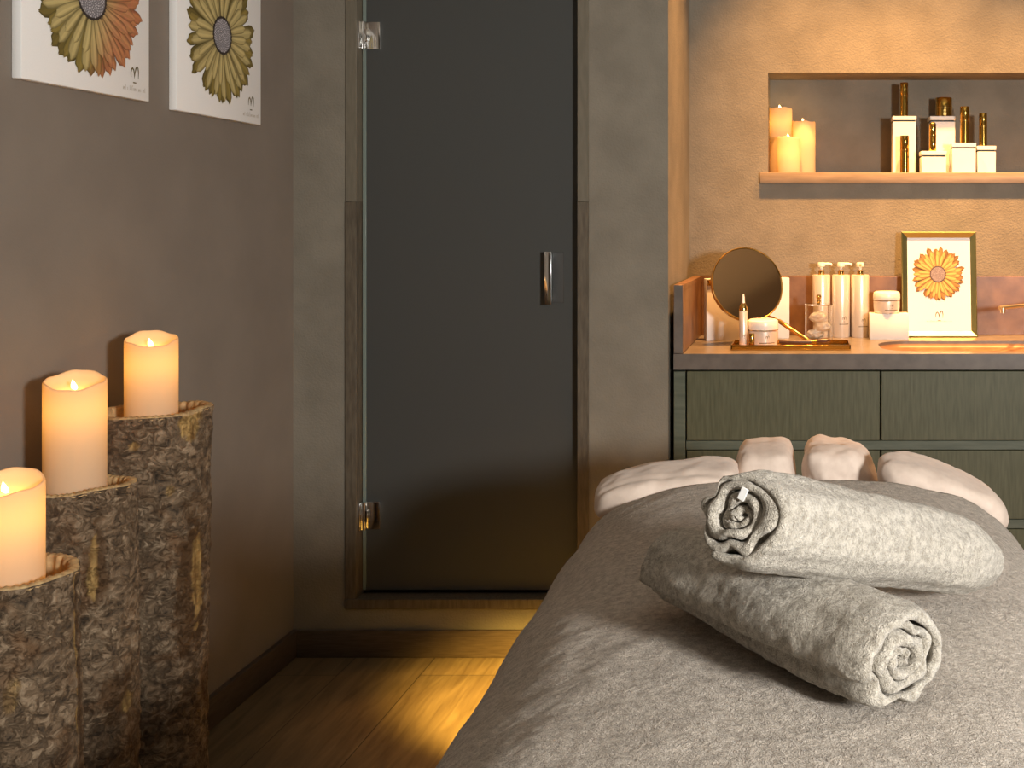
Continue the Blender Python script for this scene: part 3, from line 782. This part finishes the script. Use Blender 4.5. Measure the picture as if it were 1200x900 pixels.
# pump bottles
for k, (px, rot, lab) in enumerate(((962.5, 0, 'left pump bottle, partly behind the clear canister'), (985.5, 0, 'middle pump bottle with spout pointing right'), (1008, -80, 'right pump bottle with spout towards the viewer'))):
    Y = 3.795; r = .0308; h = H-(322-VY)*Y/F-CT; ht = H-(307.5-VY)*Y/F-CT
    t = thing('pump_bottle', lab, 'bottle', ((px-VX)*Y/F, Y, CT), group='pump bottles by the splashback')
    bm = B(); lathe(bm, [(0, 0), (r*.95, 0), (r, .003), (r, h-.003), (r*.96, h), (0, h)], 40); bb = obj('bottle_body', bm, M['pearl'], t)
    bm = B(); lathe(bm, [(0, h), (.0105, h), (.0105, h+.014), (.007, h+.016), (.0045, h+.018), (0, h+.018)], 24); obj('neck_ring', bm, M['gold'], t)
    bm = B(); lathe(bm, [(0, h+.017), (.005, h+.017), (.005, ht-.016), (.012, ht-.014), (.013, ht-.004), (.011, ht), (0, ht)], 24)
    ph = obj('pump_head', bm, M['cream'], t); bm = B()
    c_, s_ = math.cos(R(rot)), math.sin(R(rot))
    tube(bm, [(0, 0, ht-.006), (.024*c_, .024*s_, ht-.005), (.034*c_, .034*s_, ht-.006), (.036*c_, .036*s_, ht-.011)], [.005, .0045, .0038, .003], 12)
    obj('spout', bm, M['cream'], ph)
    if k: marks(bb, r, .066 if k == 1 else .058, .013, .046 if k == 1 else .038)
# jar on white box
xb0, xb1, yb = P(1019.5, 390, 3.70).x, P(1065, 390, 3.70).x, 3.70
zb = H-(368-VY)*yb/F
bm = B(); box(bm, xb0, xb1, yb, yb+.078, 0, zb-CT, .0015); 
xform(bm, Matrix.Translation((-(xb0+xb1)/2, -yb-.039, 0)))
tag(obj('white_box', bm, M['white'], None, ((xb0+xb1)/2, yb+.039, CT)), 'white box under a cream jar, beside the picture frame', 'box')
jar(1039, 3.738, .0455, zb, 341, 'cream jar on the white box beside the picture frame')

# framed flower print
fx0, fx1 = P(1057.5, 0, 3.785).x, P(1145.5, 0, 3.785).x
fw, fh = fx1-fx0, H-(271.5-VY)*3.81/F-CT
lean = R(6)
Mx = Matrix.Translation(((fx0+fx1)/2, 3.790, CT+.001)) @ Matrix.Rotation(PI/2-lean, 4, 'X')
fm = thing('picture_frame', 'gold metal framed gerbera print leaning on the splashback', 'picture'); fm.matrix_world = Mx
fwid = .021
bm = B()
def rr(x, y, z): return [bm.verts.new(c) for c in ((-x, y[0], z), (x, y[0], z), (x, y[1], z), (-x, y[1], z))]
r0 = rr(fw/2, (0, fh), -.012); r1 = rr(fw/2, (0, fh), .006); r2 = rr(fw/2-.003, (.003, fh-.003), .009); r3 = rr(fw/2-fwid, (fwid, fh-fwid), -.002)
for a_, b_ in ((r0, r1), (r1, r2), (r2, r3)):
    for i in range(4): bm.faces.new((a_[i], a_[(i+1) % 4], b_[(i+1) % 4], b_[i]))
bm.faces.new(list(reversed(r0)))
obj('frame_moulding', bm, M['brass'], fm, sharp=10)
bm = B(); box(bm, -fw/2+fwid-.001, fw/2-fwid+.001, fwid-.001, fh-fwid+.001, -.006, -.0012); fm = obj('print', bm, M['paper'], fm)
fc = (P(1100, 0, 3.79).x-(fx0+fx1)/2, H-(321.5-VY)*3.80/F-CT)
bm, z = flower_bm(.094, .096, ((.62, .40, .12), (.40, .20, .055), (.10, .04, .02))); xform(bm, Matrix.Translation((fc[0], fc[1], -.0012)))
obj_raw('printed_petals', bm, M['petal'], fm, flat=True)
bm = centre_bm(.094, .096, z-.0012, (.08, .05, .05), (.20, .16, .17), (.34, .29, .30)); xform(bm, Matrix.Translation((fc[0], fc[1], 0)))
obj_raw('printed_flower_centre', bm, M['petal'], fm, flat=True)
bm = logo_bm(.024, 0); xform(bm, Matrix.Translation((fc[0]+.003, H-(369-VY)*3.79/F-CT, -.0008))); obj_raw('printed_mark', bm, M['ink'], fm, flat=True)
bm = words_bm(.085, .005, 0); xform(bm, Matrix.Translation((fc[0]+.003, H-(377.5-VY)*3.79/F-CT, -.0008))); obj_raw('printed_lettering', bm, M['faint'], fm, flat=True)

# ---------------------------------------------------------------- massage bed, blanket, cushions, towels
ZMID = .50
def section(t, half, top, n=3.1):
    """superellipse across the bed; t in -1..1 of the arc, returns x, z (z never below the middle line)"""
    a = t*PI/2
    s, c = math.sin(a), math.cos(a)
    return half*math.copysign(abs(s)**(2/n), s), ZMID+(top-ZMID)*abs(c)**(2/n)
BX = -.015
def bed_half(y): return .418+.026*smooth(.9, 2.0, y)
def bed_top(y): return .800
def cloth(name, y0, y1, hem, inset, m, wrinkle, ny, parent=None, thick=.012, label=None):
    bm = B(); nu, nd = 150, 26; rows = []
    for j in range(ny+1):
        y = y0+(y1-y0)*j/ny
        hf = bed_half(y)-inset; tp = bed_top(y)-inset
        row = []
        for i in range(-nd, nu+nd+1):
            if i < 0: x, z, e = -hf, ZMID+(hem-ZMID)*(-i)/nd, -1
            elif i > nu: x, z, e = hf, ZMID+(hem-ZMID)*(i-nu)/nd, 1
            else:
                x, z = section(i/nu*2-1, hf, tp); e = 0
            drop = smooth(.70, hem, z)
            if wrinkle:
                p = Vector((x, y, z))
                fold = math.sin(y*17+2.2*mn.noise(p*3))*.012+.016*mn.noise(Vector((x*2, y*5, 3)))
                x += math.copysign(1, x)*(fold*drop+.012*drop) if abs(x) > .1 else 0
                d = .0040*mn.noise(Vector((x*4.0, y*4.0, 7)))+.0022*fbm((x, y, z), 16, 3)+.0008*mn.noise(Vector((x, y, z))*130)
                # shallow pulls in the cloth running off the towels
                d += .0035*math.sin((y*.8+x*1.1)*26+3*mn.noise(Vector((x*3, y*3, 1))))*smooth(.12, .30, abs(x+.02))*(1-drop)*.8
                z += d*(1-.5*drop)
            row.append(bm.verts.new((x+BX, y, z)))
        rows.append(row)
    for a_, b_ in zip(rows, rows[1:]):
        for i in range(len(a_)-1): bm.faces.new((a_[i], a_[i+1], b_[i+1], b_[i]))
    if not wrinkle:
        bm.faces.new(rows[0]); bm.faces.new(list(reversed(rows[-1])))
    o = obj(name, bm, m, parent, sharp=80)
    if wrinkle:
        s = o.modifiers.new('thickness', 'SOLIDIFY'); s.thickness = thick; s.offset = -1
    return o
bed = thing('massage_bed', 'massage bed under the taupe blanket in front of the cabinet', 'bed', (BX, 1.2, 0))
mt = cloth('mattress', .28, 2.080, .47, .020, M['sheet'], False, 60)
mt.parent = bed; mt.location = (-BX, -1.2, 0)
bm = B()
box(bm, -.36, .36, 2.085-1.2, 2.42-1.2, .640, .716, .02, 3); obj('headrest_panel', bm, M['sheet'], bed)
bm = B(); box(bm, -.36, .36, -.85, .90, .40, .466, .01); obj('bed_frame', bm, M['metalbed'], bed)
for sx in (-.30, .30):
    for sy in (-.75, .70):
        bm = B(); box(bm, sx-.03, sx+.03, sy-.03, sy+.03, 0, .41, .004); obj('leg', bm, M['metalbed'], bed)
bl = cloth('bed_blanket', .26, 2.075, .44, 0, M['blanket'], True, 300)
tag(bl, 'thick taupe terry blanket spread over the massage bed', 'blanket')

def cushion(name, loc, dims, label, p=3.2, rotz=0, seed=0, bend=0, wr=.006, shape=None, ry=0):
    bm = B(); bmesh.ops.create_cube(bm, size=2)
    bmesh.ops.subdivide_edges(bm, edges=bm.edges[:], cuts=31, use_grid_fill=True)
    for v in bm.verts:
        x, y, z = v.co
        k = (abs(x)**p+abs(y)**p+abs(z)**p)**(-1/p)
        x, y, z = x*k, y*k, z*k
        if shape: x, y, z = shape(x, y, z)
        q = Vector((x*dims[0], y*dims[1], z*dims[2]))
        d = wr*fbm(q+Vector((seed, 0, 0)), 13, 3)+wr*.9*(abs(mn.noise((q+Vector((0, seed, 0)))*Vector((9, 9, 9)).x))-.25)
        n_ = Vector((x/dims[0], y/dims[1], z/dims[2])).normalized()
        q += n_*d
        q.z -= bend*(q.x*math.cos(rotz)+(loc[0]-BX))**2-bend*(loc[0]-BX)**2 if bend else 0
        v.co = q
    o = obj(name, bm, M['sheet'], None, loc, sharp=180); o.rotation_euler = (0, ry, rotz)
    return tag(o, label, 'cushion', 'beige cushions at the head of the bed')
def lshape(x, y, z):
    if z > 0: z *= 1-.10*smooth(-.3, -1, x)
    z += .09*math.exp(-((y+.72)/.10)**2)*-1
    return x, y, z
cushion('head_cushion', (-.277, 2.185, .766), (.138, .10, .040), 'wide beige cushion with a fold, left head corner of the bed', 4.0, 0, 1, .22, .006, lshape)
cushion('head_cushion', (.262, 2.185, .763), (.124, .10, .040), 'wide beige cushion at the right head corner of the bed', 3.2, 0, 2, .6, .007)
def upl(x, y, z):
    x *= 1-.13*(z+1)/2; return x, y, z
def upr(x, y, z):
    x = x*(1-.20*(z+1)/2)-.22*(z+1)/2+.06; 
    z += .06*smooth(-.2, -.9, x)*(z > 0)
    return x, y, z
cushion('head_cushion', (-.088, 2.30, .782), (.064, .10, .046), 'upright squarish beige cushion, left of the gap at bed head', 4.5, 0, 3, 0, .005, upl)
cushion('head_cushion', (.068, 2.31, .777), (.080, .10, .048), 'upright wrinkled beige cushion, right of the gap at bed head', 4.2, 0, 4, 0, .010, upr)

def towel_roll(name, pa, pb, Ro, label, turns=4.6, seed=0, squash=.93, flip=False, hang=0, taper=.22, shear=0):
    """rolled towel; pa is the end whose spiral shows, pb the far end"""
    pa, pb = Vector(pa), Vector(pb); ax = pb-pa; ln = ax.length; ax.normalize()
    side = ax.cross(Vector((0, 0, 1))).normalized(); up = side.cross(ax).normalized()
    pitch = (Ro-.003)/turns; th = pitch*.88
    bm = B(); ns, na = 330, 70; prev = None
    sg = -1 if flip else 1
    for k in range(ns+1):
        u = k/ns; th_a = sg*2*PI*turns*u+seed
        rc = .003+pitch*turns*u-th*.5
        e0 = .012*mn.noise(Vector((u*9+seed, 1.3, 0)))+.006*mn.noise(Vector((u*30, seed, 0)))+.004*(1-u)
        e1 = ln-.004*mn.noise(Vector((u*9+seed, 7.3, 0)))-.012*(1-u)
        ring = []
        prof = []
        for i in range(na+1): prof.append((e0+(e1-e0)*i/na, 1))
        for i in range(1, 6): a = PI/2-PI*i/6; prof.append((e1+math.cos(a)*th*.5, math.sin(a)))
        for i in range(na+1): prof.append((e1-(e1-e0)*i/na, -1))
        for i in range(1, 6): a = -PI/2-PI*i/6; prof.append((e0+math.cos(a)*th*.5, math.sin(a)))
        cs0 = math.cos(th_a)*rc
        for (s, o) in prof:
            s = s+shear*cs0*max(0, 1-s/(ln*.5))
            r = max(.0008, rc+o*th*.5)
            r *= 1-taper*smooth(ln*.80, ln*1.02, s)**1.5-.10*smooth(.035, -.012, s)**2
            c, sn = math.cos(th_a), math.sin(th_a)
            # lumpy, slightly crushed roll
            lump = 1+.06*mn.noise(Vector((c*1.2, sn*1.2, s*7+seed*3)))+.30*mn.noise(Vector((c*r*50, sn*r*46, s*4+seed)))*(1 if u < .86 else .25)
            p = pa+ax*s+side*(c*r*lump*(2-squash))+up*(sn*r*lump*squash)
            p -= Vector((0, 0, 1))*hang*4*(s/ln)*(1-s/ln)
            dsp = .0009*mn.noise(p*230)+.0016*fbm(p, 40, 3)*(u > .7)
            p += (side*c+up*sn)*dsp
            ring.append(bm.verts.new(p-pa))
        if prev:
            m_ = len(ring)
            for i in range(m_):
                j = (i+1) % m_; bm.faces.new((prev[i], prev[j], ring[j], ring[i]))
        else: bm.faces.new(ring)
        prev = ring
    bm.faces.new(list(reversed(prev)))
    o = obj(name, bm, M['towel'], None, pa, sharp=180)
    return tag(o, label, 'towel', 'rolled towels on the bed'), pa, ax, side, up
TZ = .797
towel_roll('rolled_towel', (.092, 1.095, TZ+.0545), (-.157, 1.395, TZ+.0535), .0615, 'lower rolled grey towel lying directly on the blanket', 4.2, 2.0, .875, taper=.05)
o, pa, ax, side, up = towel_roll('rolled_towel', (-.070, 1.130, TZ+.186), (.222, 1.450, TZ+.046), .0575, 'upper rolled towel leaning across the lower one', 4.4, .6, .93, flip=True, hang=-.004, taper=.34, shear=.22)
bm = B(); box(bm, -.004, .004, -.0008, .0008, -.007, .007, .0006, 1)
lb = obj('care_label', bm, M['tag'], o); lb.location = side*.004+up*.022-ax*.006
lb.rotation_euler = (0, R(25), R(-20)); lb['label'] = 'white care label'
